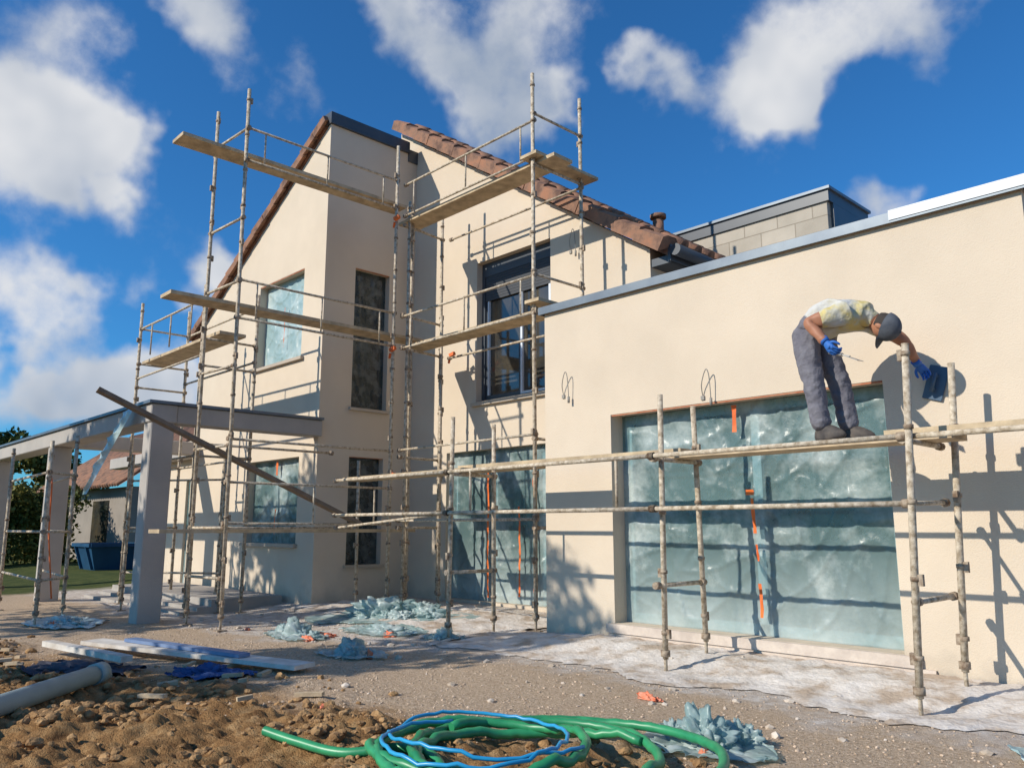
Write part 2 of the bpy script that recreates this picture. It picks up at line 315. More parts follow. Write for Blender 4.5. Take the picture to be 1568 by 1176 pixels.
def rake(bm,x0,z0,x1,z1,y,n,h,dep):
    for i in range(n):
        a=i/n; c=(i+1.12)/n
        p0=Vector((x0+(x1-x0)*a,y,z0+(z1-z0)*a)); p1=Vector((x0+(x1-x0)*c,y,z0+(z1-z0)*c))
        d=(p1-p0).normalized(); u=Vector((-d.z,0,d.x)); 
        if u.z<0: u=-u
        j=random.uniform(-.008,.008)
        q=[]
        for p,lift,hh in ((p0,0.0,h*.86),(p1,0.03,h)):
            for yy,zz in ((-dep*.5+j,-hh*.6),(-dep*.5-.012+j,hh*.22),(-dep*.3,hh*.40),(dep*.3,hh*.42),(dep*.5,hh*.25),(dep*.5,0)):
                q.append(bm.verts.new(p+Vector((0,yy,0))+u*(zz+lift)))
        k=6
        for s_ in range(k): bm.faces.new([q[s_],q[(s_+1)%k],q[k+(s_+1)%k],q[k+s_]])
        bm.faces.new(q[:k][::-1]); bm.faces.new(q[k:])
bm=bmesh.new(); rake(bm,-11.38,8.47,-5.62,4.67,YC-.06,17,.22,.28)
rake(bm,-10.95,7.80,-15.95,4.95,YA-.03,15,.15,.16)
bmesh.ops.recalc_face_normals(bm,faces=bm.faces); from_bm('verge_tiles',bm,M_tile,house)
bm=bmesh.new()
for i in range(17):
    a=(i+.5)/17; x=-11.3+a*5.7; z=8.49-a*3.78
    for k in range(4):
        y=YC+.28+k*.3; tube(bm,(x-.2,y,z+.15),(x+.2,y,z-.10),.075,.085,8)
from_bm('roof_tiles',bm,M_tile,house)
bm=bmesh.new(); box(bm,XB-.35,XB+.05,YA-.03,YC-.2,7.70,7.90); box(bm,XB-.3,XB+.02,YC-.2,YC-.002,7.55,7.78); from_bm('roof_edge_fascia',bm,M_anth,house)
bm=bmesh.new(); box(bm,-5.9,-5.58,YC+.02,9.68,4.46,4.56); box(bm,-5.60,-5.56,YC-.04,9.68,4.46,4.68)
tube(bm,(-5.48,YC-.05,4.58),(-5.48,9.66,4.55),.075,n=12)
sweep(bm,catmull([(-5.48,8.75,4.5),(-5.5,8.75,4.38),(-5.7,8.75,4.25),(-5.82,8.75,4.1),(-5.82,8.75,3.5)],6),.045,10)
from_bm('gutter_and_downpipe',bm,M_anth,house)
bm=bmesh.new(); tube(bm,(-6.15,8.6,5.0),(-6.15,8.6,5.30),.075,n=14); tube(bm,(-6.15,8.6,5.33),(-6.15,8.6,5.38),.11,n=14); tube(bm,(-6.15,8.6,5.30),(-6.15,8.6,5.33),.05,n=10); from_bm('roof_vent',bm,M_tile,house)
bm=bmesh.new(); Y=YC+.16
x0,x1,z0,z1=-9.25,-7.65,3.08,5.32
for a,b_,c_,d_ in ((x0,x0+.07,z0,z1),(x1-.07,x1,z0,z1)): box(bm,a,b_,Y-.05,Y+.06,c_,d_)
box(bm,x0+.07,x1-.07,Y-.05,Y+.06,z1-.22,z1); box(bm,x0+.07,x1-.07,Y-.05,Y+.06,z0,z0+.06)
for a in (x0+.07,-8.45,): 
    box(bm,a,a+.05,Y-.02,Y+.03,z0+.06,z1-.22)
box(bm,x1-.12,x1-.07,Y-.02,Y+.03,z0+.06,z1-.22); box(bm,x0+.12,-8.45,Y-.02,Y+.03,z0+.06,z0+.12)
from_bm('window_frame',bm,M_anth,house)
bm=bmesh.new(); box(bm,-8.40,-8.36,Y-.035,Y+.02,z0+.06,4.72); box(bm,x1-.16,x1-.12,Y-.035,Y+.02,z0+.06,4.72); box(bm,x0+.12,x0+.15,Y-.035,Y+.02,z0+.12,4.72);box(bm,-8.36,x1-.16,Y-.03,Y+.02,z0+.06,z0+.1)
from_bm('window_sash',bm,M_white,house)
bm=bmesh.new()
for i in range(9): 
    z=z1-.24-.045*i; beam(bm,(x0+.08,Y-.03,z),(x1-.08,Y-.03,z),.02,.041)
from_bm('roller_shutter',bm,M_shut,house)
bm=bmesh.new(); box(bm,x0+.1,x1-.1,Y+.0,Y+.012,z0+.1,4.75); from_bm('window_pane',bm,M_glass,house)
def film(name,p0,u,v,n,w,h,seed,m,amp,parent=house,mull=()):
    p0=Vector(p0);u=Vector(u);v=Vector(v);n=Vector(n); a=max(12,int(w/.02)); b_=max(12,int(h/.02)); V=[];F=[]
    for j in range(b_+1):
        for i in range(a+1):
            s_=i/a*w;t_=j/b_*h; q=Vector((s_,t_,seed*3.7))
            e=min(s_,w-s_,t_,h-t_); ed=min(1,e/.10)
            d=noise.noise(q*.8)*.9
            sw=noise.noise(q*.7)*1.3; s2=noise.noise(q*1.7+Vector((3,3,3)))*.6
            d+=.55*(1-2*abs(noise.noise(Vector((s_*3.4+sw+t_*.9,t_*.5+sw,seed)))))**7
            d+=.45*(1-2*abs(noise.noise(Vector((s_*1.4-t_*2.6+sw,s_*1.2+t_*.9,seed+9)))))**8
            d+=.30*(1-2*abs(noise.noise(Vector((s_*2.0+t_*3.4+s2,s_*1.4-t_*.8,seed+19)))))**8
            d+=.05*noise.noise(q*7)+.03*noise.noise(q*15)
            for mu in mull: d+= .6*math.exp(-((s_-mu)/.05)**2)
            V.append(p0+u*s_+v*t_+n*(amp*d*ed))
    F=[(j*(a+1)+i,j*(a+1)+i+1,(j+1)*(a+1)+i+1,(j+1)*(a+1)+i) for j in range(b_) for i in range(a)]
    return from_np(name,V,F,m,parent,True)
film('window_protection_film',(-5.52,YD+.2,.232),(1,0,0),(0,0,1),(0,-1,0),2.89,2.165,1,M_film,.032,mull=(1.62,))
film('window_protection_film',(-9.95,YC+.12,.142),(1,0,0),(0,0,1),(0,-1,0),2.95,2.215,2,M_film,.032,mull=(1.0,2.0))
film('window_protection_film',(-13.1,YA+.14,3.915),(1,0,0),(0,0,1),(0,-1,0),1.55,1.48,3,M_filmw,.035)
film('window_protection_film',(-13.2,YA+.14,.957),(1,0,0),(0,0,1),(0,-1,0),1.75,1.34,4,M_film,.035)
film('window_protection_film',(XB-.12,6.86,3.08),(0,1,0),(0,0,1),(1,0,0),.67,2.3,5,M_filmd,.03)
film('window_protection_film',(XB-.12,6.86,.637),(0,1,0),(0,0,1),(1,0,0),.64,1.66,6,M_filmd,.03)
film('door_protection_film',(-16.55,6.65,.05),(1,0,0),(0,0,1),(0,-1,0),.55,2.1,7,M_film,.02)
bm=bmesh.new(); 
for x in (-5.5,-3.98,-2.72): box(bm,x,x+.09,YD+.22,YD+.27,.24,2.39)
box(bm,-5.41,-2.72,YD+.22,YD+.27,2.30,2.39); box(bm,-5.41,-2.72,YD+.22,YD+.27,.24,.33)
for x in (-9.93,-9.0,-8.0,-7.08): box(bm,x,x+.07,YC+.17,YC+.21,.15,2.35)
for x in (-13.08,-12.36,-11.64): box(bm,x,x+.07,YA+.19,YA+.23,3.93,5.38)
from_bm('hidden_window_frames',bm,M_white,house)
bm=bmesh.new(); box(bm,-5.5,-2.65,YD+.295,YD+.299,.24,2.39); box(bm,-9.93,-7.02,YC+.22,YC+.225,.15,2.35); box(bm,-13.08,-11.57,YA+.24,YA+.245,3.93,5.38)
box(bm,-13.18,-11.47,YA+.24,YA+.245,.97,2.28); box(bm,XB-.24,XB-.235,6.88,7.52,3.1,5.36); box(bm,XB-.24,XB-.235,6.88,7.48,.65,2.28); box(bm,-16.5,-16.05,6.8,6.81,.05,2.1)
from_bm('covered_glass',bm,M_glass,house)
def strip(bm,x,y,z0,z1,w,seed=0):
    n=max(3,int((z1-z0)/.06)); pr=None
    for i in range(n+1):
        z=z0+(z1-z0)*i/n; dx=.025*noise.noise(Vector((z*3,seed,0))); ww=w*(1+.5*noise.noise(Vector((z*7,seed,4))))
        cur=(bm.verts.new((x+dx-ww/2,y+random.uniform(-.006,.006),z)),bm.verts.new((x+dx+ww/2,y+random.uniform(-.006,.006),z)))
        if pr: bm.faces.new([pr[0],pr[1],cur[1],cur[0]])
        pr=cur
bm=bmesh.new()
for k,(x,y,a,b_,w) in enumerate(((-3.93,YD+.10,1.15,1.47,.032),(-3.91,YD+.10,.90,1.05,.02),(-3.90,YD+.10,.40,.70,.032),(-3.96,YD+.09,1.50,1.55,.07),(-4.08,YD+.10,2.10,2.36,.045),
 (-9.02,YC+.05,.2,2.05,.035),(-8.35,YC+.05,.25,1.5,.03),(-8.05,YC+.05,.3,2.1,.035),(-8.9,YC+.05,2.05,2.10,.2),(-12.3,YA+.08,2.05,2.28,.05),(-12.3,YA+.08,1.1,1.5,.035),(-12.3,YA+.08,4.2,4.9,.018))): strip(bm,x,y,a,b_,w,k)
from_bm('orange_tape',bm,M_orange,house)
def wireloop(bm,x,y,z,s):
    sweep(bm,catmull([(x,y,z),(x+.02*s,y-.05,z+.14*s),(x+.10*s,y-.08,z+.29*s),(x+.13*s,y-.07,z+.22*s),(x+.13*s,y-.05,z-.02*s)],6),.005,6)
    box(bm,x-.02,x+.02,y-.015,y-.001,z-.02,z+.02); tube(bm,(x+.13*s,y-.05,z-.10*s),(x+.13*s,y-.05,z-.02*s),.014,n=8)
bm=bmesh.new(); wireloop(bm,-6.2,YD,2.68,.9); wireloop(bm,-4.35,YD,2.45,.9); wireloop(bm,-7.25,YC,5.0,1); from_bm('wall_cables',bm,mat('grey_cable',(0.3,0.28,0.25),rough=.6),house)

# pergola
perg=empty('pergola')
bm=bmesh.new()
box(bm,-11.03,-10.76,3.78,4.08,-.2,2.56)
for x in (-15.4,-19.6):
    box(bm,x-.15,x+.15,3.78,4.08,-.2,2.56)
box(bm,-20.5,-10.74,3.76,4.10,2.56,2.80); box(bm,-11.05,-10.76,4.10,YA-.01,2.56,2.80); box(bm,-20.5,-11.27,6.32,6.58,2.56,2.80)
box(bm,-15.55,-15.2,4.10,6.32,2.56,2.80)
bmesh.ops.bevel(bm,geom=bm.edges[:],offset=.012,segments=1,affect='EDGES')
from_bm('columns_and_beams',bm,M_beamc,perg)
bm=bmesh.new(); box(bm,-20.55,-10.70,3.72,4.14,2.802,2.84); box(bm,-11.09,-10.72,4.14,YA-.01,2.802,2.84); from_bm('beam_coping',bm,M_cop,perg)
bm=bmesh.new()
for i in range(5): box(bm,-15.9+.02*i,-11.6,4.4+.25*i if i<3 else 5.1,6.2,gh(-13,5)-.05+.05*i,gh(-13,5)+.0+.05*i)
from_bm('terrace_slab_stack',bm,M_conc,perg)

# ---------------------------------------------------------------- scaffolding
class Scaf:
    def __init__(s,name):
        s.e=empty(name); s.a=bmesh.new(); s.c=bmesh.new(); s.w=bmesh.new(); s.o=bmesh.new()
    def pole(s,x,y,z1,dx=0,dy=0,step=.5,z0=None):
        g=gh(x,y) if z0 is None else z0
        dx+=random.uniform(-.015,.015); dy+=random.uniform(-.015,.015)
        tube(s.a,(x,y,g+.12),(x+dx,y+dy,z1),.0245,n=12)
        if z0 is None:
            tube(s.a,(x,y,g),(x,y,g+.3),.015,n=8); box(s.c,x-.06,x+.06,y-.06,y+.06,g-.005,g+.012)
            tube(s.c,(x,y,g+.14),(x,y,g+.19),.04,n=8)
        z=g+.3+random.uniform(0,.1)
        while z<z1-.05:
            k=(z-g)/(z1-g); X=x+dx*k;Yy=y+dy*k
            tube(s.c,(X,Yy,z-.015),(X,Yy,z+.015),.032,n=10)
            a=random.choice([0,1,2,3]); ox,oy=((.036,0),(-.036,0),(0,.036),(0,-.036))[a]
            if random.random()<.7: box(s.c,X+ox-.016,X+ox+.016,Yy+oy-.016,Yy+oy+.016,z-.045,z+.03)
            z+=step
    def rail(s,p,q,r=.0205):
        tube(s.a,p,q,r,n=10)
        for e in (p,q):
            d=(Vector(q)-Vector(p)).normalized(); E=Vector(e)
            tube(s.c,E-d*.03,E+d*.03,.031,n=8)
    def plank(s,p,q,w=.3,t=.045): 
        beam(s.w,p,q,w,t)
    def tag(s,p): 
        p=Vector(p); beam(s.o,p,p+Vector((.09,.02,.03)),.05,.05); beam(s.o,p+Vector((0,0,-.05)),p+Vector((-.06,.03,-.1)),.03,.03)
    def done(s):
        from_bm('tubes',s.a,M_steel,s.e); from_bm('couplers',s.c,M_coup,s.e); from_bm('planks',s.w,M_wood,s.e)
        if len(s.o.verts): from_bm('orange_clips',s.o,M_orange,s.e)

S=Scaf('tall_scaffolding')
XF,XI=-9.56,-10.42
S.pole(XF+.07,4.3,6.98,dx=-.13); S.pole(XI+.05,4.25,6.95,dx=-.06); S.pole(XF,6.7,6.96); S.pole(XF+.02,7.0,6.0)
S.pole(XI,6.75,2.2)
for z in (6.4,5.95,4.32,3.82,2.28): S.rail((XF,4.3,z),(XF,6.7,z),.017)
for z in (6.40,5.15,4.3,3.2,2.2,1.2,.6): S.rail((XF,4.3,z),(XI,4.25,z),.018)
for z in (1.75,1.25): S.rail((XF,4.3,z),(XF,6.7,z),.016)
S.rail((XI,4.25,2.28),(XI,6.25,2.28),.017); S.rail((XI,4.25,1.2),(XI,6.7,1.2),.017)
for y in (4.55,5.5,6.45):
    tube(S.a,(XF,y,5.95),(XF,y,6.4),.012,n=8); tube(S.a,(XF,y,3.82),(XF,y,4.32),.012,n=8); tube(S.a,(XF,y,1.25),(XF,y,1.75),.012,n=8)
S.plank((-9.83,3.5,6.08),(-9.83,6.95,6.08),.34); S.plank((-9.83,3.5,4.02),(-9.83,7.4,4.02),.34); S.plank((-9.9,3.6,1.16),(-9.9,7.3,1.16),.34)
xr,xl,yf,yi=-6.76,-9.5,6.82,7.72
S.pole(xr,yf,7.0); S.pole(xr,yi,7.0); S.pole(xl,yf+.1,6.1); S.pole(xl-.1,yi-.1,6.3); S.pole(xl+.05,yi-.2,4.4)
for z in (6.35,4.28,3.8,2.3): S.rail((xl,yf,z),(xr,yf,z),.017)
for z in (6.45,5.75,4.3,3.8,2.25,1.2): S.rail((xr,yf,z),(xr,yi,z),.018)
for z in (5.7,4.3,3.8,2.2,1.2): S.rail((xl,yf,z),(xl-.1,yi-.1,z),.018)
for z in (5.7,3.78): S.rail((xl,yi,z),(xr,yi,z),.017)
for x in (-9.3,-8.1,-7.0):
    tube(S.a,(x,yf,5.85),(x,yf,6.35),.012,n=8); tube(S.a,(x,yf,3.8),(x,yf,4.28),.012,n=8)
S.rail((xl,yf,5.85),(xr,yf,5.85),.016)
S.plank((-9.75,yf+.22,5.80),(-6.45,yf+.22,5.80),.34); S.plank((xr-.0,yf-.1,5.846),(xr+.0,yi+.2,5.846),.28,.04)
S.plank((-9.75,yf+.35,3.88),(-6.5,yf+.35,3.88),.34); S.plank((xr+.05,yf-.1,3.926),(xr+.05,yi+.2,3.926),.24,.04)
S.plank((-9.8,yf+.3,1.95),(-6.9,yf+.3,1.95),.34)
S.rail((xl,yf,1.3),(xr,yf,1.3),.018)
S.tag((XF+.02,6.65,5.76)); S.tag((XF,6.65,3.75)); S.tag((XF,6.7,1.92)); S.tag((xl,yi,3.82))
for x in (-11.3,-13.9):
    for y in (4.6,5.4): S.pole(x,y,4.95 if x<-12 else 4.7)
for z in (4.5,3.65,2.2): 
    S.rail((-13.9,4.6,z),(-11.3,4.6,z),.017); S.rail((-13.9,5.4,z),(-11.3,5.4,z),.017)
for x in (-11.3,-13.9):
    for z in (4.5,3.9,3.5,2.2,1.2): S.rail((x,4.6,z),(x,5.4,z),.017)
S.plank((-14.2,4.95,3.98),(-11.1,4.95,3.98),.4); S.rail((-11.3,4.6,4.4),(XI,4.25,4.3),.018); S.rail((-11.3,4.6,3.7),(XI,4.25,3.8),.018)
for x in (-13.4,-12.6,-11.8): tube(S.a,(x,4.6,3.98),(x,4.6,4.5),.013,n=8)
S.done()
bm=bmesh.new(); beam(bm,(-10.25,2.95,2.82),(-9.63,6.25,1.26),.22,.045); from_bm('diagonal_timber_board',bm,M_wood2)

S=Scaf('low_scaffolding')
fy,iy=5.70,6.38
S.pole(-2.14,fy-.04,2.44,dx=.1); S.pole(-4.22,fy+.1,2.36,dx=.03); S.pole(-6.98,fy,2.42,dx=.05); 
S.pole(-2.09,iy,2.40,dx=.09); S.pole(-4.20,iy,2.32,dx=-.03); S.pole(-7.0,iy,2.40)
for x in (-2.12,-4.21,-7.0):
    for z in (1.79,.72): S.rail((x,fy,z),(x,iy,z),.02)
    S.rail((x,fy,1.36),(x,iy,1.38),.016)
xa=-9.3
for (p,q) in ((xa,-7.0),(-7.0,-4.21),(-4.21,-2.12)):
    S.rail((p,fy-.03,1.81),(q,fy-.03,1.81),.02); S.rail((p,fy-.03,1.36),(q,fy-.03,1.36),.02); 
for (x,z) in ((-6.6,1.36),(-4.6,1.36)): tube(S.a,(x,fy-.03,z),(x,fy-.03,z+.45),.014,n=8)
S.rail((-2.12,fy,1.81),(-.6,fy+.02,1.81),.02)
S.plank((-9.4,5.98,1.835),(-6.9,5.98,1.84),.30); S.plank((-7.15,6.10,1.88),(-4.1,6.10,1.87),.30,.04); S.plank((-4.45,6.12,1.83),(-1.9,6.12,1.83),.32,.045); S.plank((-2.35,6.12,1.874),(-.4,6.12,1.874),.32,.04)
S.rail((-9.3,fy,1.2),(-7.0,fy,1.36),.016)
S.done()

S=Scaf('pergola_scaffolding')
for (x,y,z) in ((-11.55,2.85,2.3),(-12.1,3.3,2.45),(-12.9,4.3,2.3),(-11.6,5.2,2.4),(-14.2,3.0,2.4),(-14.6,3.6,2.5),(-12.6,5.6,2.4),(-14.3,5.2,2.3)): S.pole(x,y,z)
for z in (.55,1.15,1.9): 
    S.rail((-11.55,2.85,z),(-14.2,3.0,z),.017); S.rail((-12.1,3.3,z),(-14.6,3.6,z),.017); S.rail((-11.55,2.85,z),(-12.1,3.3,z),.017)
    S.rail((-12.9,4.3,z),(-11.6,5.2,z),.016)
S.done()

film('hanging_plastic_strip',(-11.35,3.68,2.78),Vector((1,-.1,0)).normalized(),Vector((-.9,-.2,-1.05)).normalized(),(0,-1,.2),.32,1.5,21,M_filmw,.08,parent=None)
bm=bmesh.new(); sweep(bm,catmull([(-13.0,3.2,1.75),(-12.7,3.15,1.9),(-12.4,3.1,1.8),(-12.35,3.1,1.4),(-12.3,3.1,1.1),(-12.1,3.1,.7),(-11.9,3.1,.3)],8),.011,6)
from_bm('orange_barrier_tape',bm,M_orange)

# ---------------------------------------------------------------- ground sheets and debris
def sheet(name,x0,x1,y0f,y1,m,seed,amp=.03):
    a=int((x1-x0)/.035); b_=int((y1-min(y0f(x0),y0f(x1)))/.035); V=[];F=[]
    for j in range(b_+1):
        for i in range(a+1):
            x=x0+(x1-x0)*i/a; ya=y0f(x)+.34*noise.noise(Vector((x*1.1,seed,0)))+.18*noise.noise(Vector((x*4,seed,0)))+.08*noise.noise(Vector((x*13,seed,0))); y=ya+(y1-ya)*j/b_
            q=Vector((x,y,seed)); r=(1-2*abs(noise.noise(q*2.5)))**2*.6+(1-2*abs(noise.noise(q*6)))**3*.5+.25*noise.noise(q*16)
            e=min(1,(y-ya)/.12)
            V.append((x,y,gh(x,y)+.006*(1+e)+amp*max(0,r)*(.15+.85*e)))
    F=[(j*(a+1)+i,j*(a+1)+i+1,(j+1)*(a+1)+i+1,(j+1)*(a+1)+i) for j in range(b_) for i in range(a)]
    return from_np(name,V,F,m,None,True)
M_sheet=mat('dusty_white_sheet',(0.68,0.63,0.58),(0.43,0.34,0.26),scale=3.5,rough=.8,bump=.6,bscale=26,bdist=.02,c3=(0.61,0.55,0.49),detail=8,contrast=(.38,.62))
sheet('protective_ground_sheet',-6.9,-.3,lambda x:5.5,YD-.03,M_sheet,3,.022)
sheet('protective_ground_sheet',-11.0,-6.85,lambda x:5.6-.12*(x+6.9),YD+.9,M_sheet,8,.022)
ICO5=ico(5); ICO4=ico(4)
def heap(name,cx,cy,sx,sy,h,seed,m,rot=0,lumps=6,skirt=True,ic=ICO5):
    """soft crumpled heap: several overlapping pinched, pillowy folds resting on a thin skirt"""
    rnd=random.Random(seed); VV=[];FF=[];k=0; bv,bf=ic; c_,s_=math.cos(rot),math.sin(rot)
    for l in range(lumps):
        if l==0: ox,oy,sc=0,0,1.0
        else:
            a=rnd.uniform(0,6.28); d=rnd.uniform(.35,.8); ox,oy,sc=math.cos(a)*d,math.sin(a)*d,rnd.uniform(.35,.7)
        ax=rnd.uniform(0,3.14); el=rnd.uniform(.55,1.0); off=Vector((rnd.uniform(-9,9),rnd.uniform(-9,9),seed))
        for v in bv:
            d=Vector(v); q=d*1.1+off
            w=noise.noise_vector(q*1.2)*.5
            f=.78+.55*abs(noise.noise((q+w)*1.3))*1.2-.26*(1-3*abs(noise.noise((q+w*.6)*2.4))if abs(noise.noise((q+w*.6)*2.4))<.333 else 0)-.12*(1-4*abs(noise.noise((q+w*.4)*5.5)) if abs(noise.noise((q+w*.4)*5.5))<.25 else 0)+.05*noise.noise(q*9)
            x,y,z=d.x*f,d.y*f*el,d.z*f
            x,y=x*math.cos(ax)-y*math.sin(ax),x*math.sin(ax)+y*math.cos(ax)
            X=(ox+x*sc*.62)*sx; Y_=(oy+y*sc*.62)*sy; Z=max(z,-.12)*sc*h*.85+.1*h*sc
            XX=cx+X*c_-Y_*s_; YY=cy+X*s_+Y_*c_
            VV.append((XX,YY,gh(XX,YY)+max(Z,.004)))
        FF.append(bf+k); k+=len(bv)
    FF=[tuple(r) for r in np.concatenate(FF)]
    if skirt:
        n=50
        for j in range(n+1):
            for i in range(n+1):
                u=i/n*2-1; v=j/n*2-1; uu=u*math.sqrt(1-v*v/2); vv=v*math.sqrt(1-u*u/2)
                q=Vector((u*2,v*2,seed*3.3)); w=noise.noise_vector(q)*.3+noise.noise_vector(q*3)*.08
                X=(uu+w.x)*sx*1.15; Y_=(vv+w.y)*sy*1.15; XX=cx+X*c_-Y_*s_; YY=cy+X*s_+Y_*c_
                VV.append((XX,YY,gh(XX,YY)+.012+.035*abs(noise.noise(q*1.7))+.02*abs(noise.noise(q*4))))
        FF+=[(k+j*(n+1)+i,k+j*(n+1)+i+1,k+(j+1)*(n+1)+i+1,k+(j+1)*(n+1)+i) for j in range(n) for i in range(n)]
    return from_np(name,VV,FF,m,None,True)
heap('crumpled_plastic_bag',-2.70,4.04,.36,.27,.24,1,M_bag,lumps=7)
heap('crumpled_plastic_bag',-6.85,4.42,.36,.24,.19,2,M_bag,lumps=5,ic=ICO4)
heap('crumpled_plastic_bag',-8.5,4.75,.42,.26,.20,3,M_bag,lumps=5,ic=ICO4)
heap('crumpled_plastic_bag',-8.9,6.20,.95,.45,.30,4,M_bag,.6,lumps=9)
heap('crumpled_plastic_bag',-8.0,5.6,.5,.25,.10,6,M_bag,.3,lumps=5,ic=ICO4)
heap('crumpled_plastic_bag',-7.1,5.75,.22,.15,.16,12,M_bag,.3,lumps=3,ic=ICO4)
heap('crumpled_plastic_bag',-11.6,3.2,.7,.35,.13,15,M_filmw,lumps=6,ic=ICO4)
heap('crumpled_plastic_bag',-1.0,5.15,.38,.35,.10,16,M_filmw,lumps=5,ic=ICO4)
M_blue=mat('blue_fabric',(0.03,0.065,0.17),(0.05,0.095,0.24),rough=.85)
M_dk=mat('dark_fabric',(0.05,0.05,0.07),(0.09,0.09,0.11),rough=.9)
heap('blue_work_clothes',-6.75,3.0,.36,.22,.12,7,M_blue,.3,lumps=5,ic=ICO4)
heap('dark_tarpaulin',-7.7,2.25,.5,.32,.10,8,M_dk,.3,lumps=5,ic=ICO4)
heap('blue_work_clothes',-8.8,1.7,.3,.2,.10,9,M_blue,lumps=4,ic=ICO4)
k=0
M_om=mat('orange_red_mesh',(0.78,0.15,0.05),(0.62,0.30,0.20),scale=14,rough=.6)
for (x,y,s_,h) in [(-3.67,4.81,.17,.06),(-8.15,4.68,.24,.06),(-8.9,5.0,.18,.05),(-8.3,4.98,.26,.05),(-6.55,4.42,.06,.10),(-2.60,3.9,.045,.09),(-7.8,5.5,.3,.05),(-4.9,2.95,.035,.04),(-9.4,4.6,.12,.04),(-11.4,3.0,.15,.08)]:
    heap('orange_mesh_scrap',x,y,s_,s_*.5,h,31+k,M_om,random.uniform(-.6,.6),lumps=3,skirt=False,ic=ICO4); k+=1
bd=empty('loose_boards')
bm=bmesh.new()
beam(bm,(-9.0,2.75,.08),(-6.25,3.58,.07),.24,.035); beam(bm,(-9.0,2.35,.10),(-7.4,2.55,.11),.1,.05)
from_bm('white_board',bm,mat('pale_board',(0.70,0.66,0.60),(0.50,0.44,0.37),scale=5,rough=.8),bd)
bm=bmesh.new(); beam(bm,(-8.6,2.98,.115),(-6.9,3.36,.11),.12,.03); from_bm('blue_board',bm,mat('blue_board',(0.10,0.17,0.33),(0.22,0.28,0.40),rough=.6),bd)
bm=bmesh.new()
for i in range(22):
    x=random.uniform(-10,-5.2); y=random.uniform(1.6,3.2)+.1*(x+8); a=random.uniform(0,3); l=random.uniform(.05,.22)
    z=gh(x,y)+.03; beam(bm,(x,y,z),(x+l*math.cos(a),y+l*math.sin(a),z+.01),random.uniform(.03,.08),.025)
from_bm('wood_offcuts',bm,M_wood,bd)
bm=bmesh.new(); PP=[(-6.80,2.12,.11),(-5.6,.90,.11),(-4.4,-.3,.11)]
sweep(bm,PP,.068,18); tube(bm,(-6.87,2.19,.11),(-6.78,2.10,.11),.078,n=18)
from_bm('drain_pipe',bm,mat('grey_pvc',(0.36,0.44,0.42),(0.30,0.36,0.35),scale=4,rough=.5),None)

def coil(pts_center,rad,turns,r,seed,jit=.07,n=30,z0=.03,el=1.0,ph=None):
    random.seed(seed); P=[]
    ph=random.uniform(0,6) if ph is None else ph
    for i in range(int(turns*n)+1):
        t=i/n; a=ph+2*math.pi*t
        rr=rad*(1+jit*math.sin(a*.37+seed)+jit*.7*math.sin(t*2.3+seed))
        cx=pts_center[0]+.10*math.sin(t*1.7+seed); cy=pts_center[1]+.09*math.cos(t*2.1+seed)
        x=cx+rr*math.cos(a); y=cy+rr*el*math.sin(a)
        P.append(Vector((x,y,gh(x,y)*.5+z0+r*(.6+.5*t)+.015*abs(math.sin(a*1.3+seed)))))
    return P
M_green=mat('green_hose',(0.02,0.22,0.09),(0.04,0.32,0.13),scale=8,rough=.4,spec=.5)
M_bh=mat('blue_hose',(0.015,0.26,0.52),(0.03,0.34,0.6),rough=.35,spec=.5)
hr_=lambda i:.024+.0028*(i%2)
bm=bmesh.new()
sweep(bm,coil((-2.92,3.06),.68,2.3,.024,3,jit=.10,n=90,z0=.045),.024,10,rf=hr_)
sweep(bm,coil((-3.22,2.80),.5,1.2,.024,5,z0=.07,n=90),.024,10,rf=hr_)
P=catmull([(x,y,gh(x,y)*.8+.05) for x,y in ((-4.33,2.25),(-4.1,2.32),(-3.8,2.42),(-3.55,2.6),(-3.3,2.6),(-3.0,2.5),(-2.7,2.5))],30); sweep(bm,P,.024,10,rf=hr_)
from_bm('green_garden_hose',bm,M_green)
bm=bmesh.new(); sweep(bm,coil((-3.22,2.92),.50,1.6,.010,9,z0=.12,jit=.04,n=60),.010,8)
from_bm('blue_water_hose',bm,M_bh)
random.seed(11)

# ---------------------------------------------------------------- worker
M_skin=mat('skin',(0.42,0.20,0.12),(0.38,0.17,0.10),rough=.55)
M_trous=mat('grey_work_trousers',(0.13,0.125,0.15),(0.20,0.195,0.22),scale=7,rough=.9,bump=.9,bscale=14,bdist=.03)
M_shirt=mat('yellow_grey_shirt',(0.56,0.55,0.52),(0.62,0.50,0.20),scale=5,rough=.85,bump=.8,bscale=13,bdist=.03,c3=(0.54,0.51,0.40),contrast=(.40,.62))
M_glove=mat('blue_glove',(0.02,0.10,0.38),(0.03,0.14,0.46),rough=.6)
M_shoe=mat('dark_shoe',(0.05,0.045,0.045),(0.12,0.10,0.085),scale=12,rough=.7)
M_cap=mat('grey_cap',(0.07,0.08,0.10),(0.12,0.13,0.15),scale=12,rough=.9)
def skin_obj(verts,edges,radii,root=0,sub=2):
    me=bpy.data.meshes.new('s'); me.from_pydata(verts,edges,[]); o=bpy.data.objects.new('s',me); link(o)
    o.modifiers.new('k','SKIN')
    sv=me.skin_vertices[0].data
    for i,r in enumerate(radii):
        sv[i].radius=(r,r) if not isinstance(r,tuple) else r; sv[i].use_root=(i==root)
    md=o.modifiers.new('d','SUBSURF'); md.levels=sub; md.render_levels=sub
    dg=bpy.context.evaluated_depsgraph_get(); out=bpy.data.meshes.new_from_object(o.evaluated_get(dg))
    bpy.data.objects.remove(o); return out
worker=empty('plasterer')
ZP=1.853
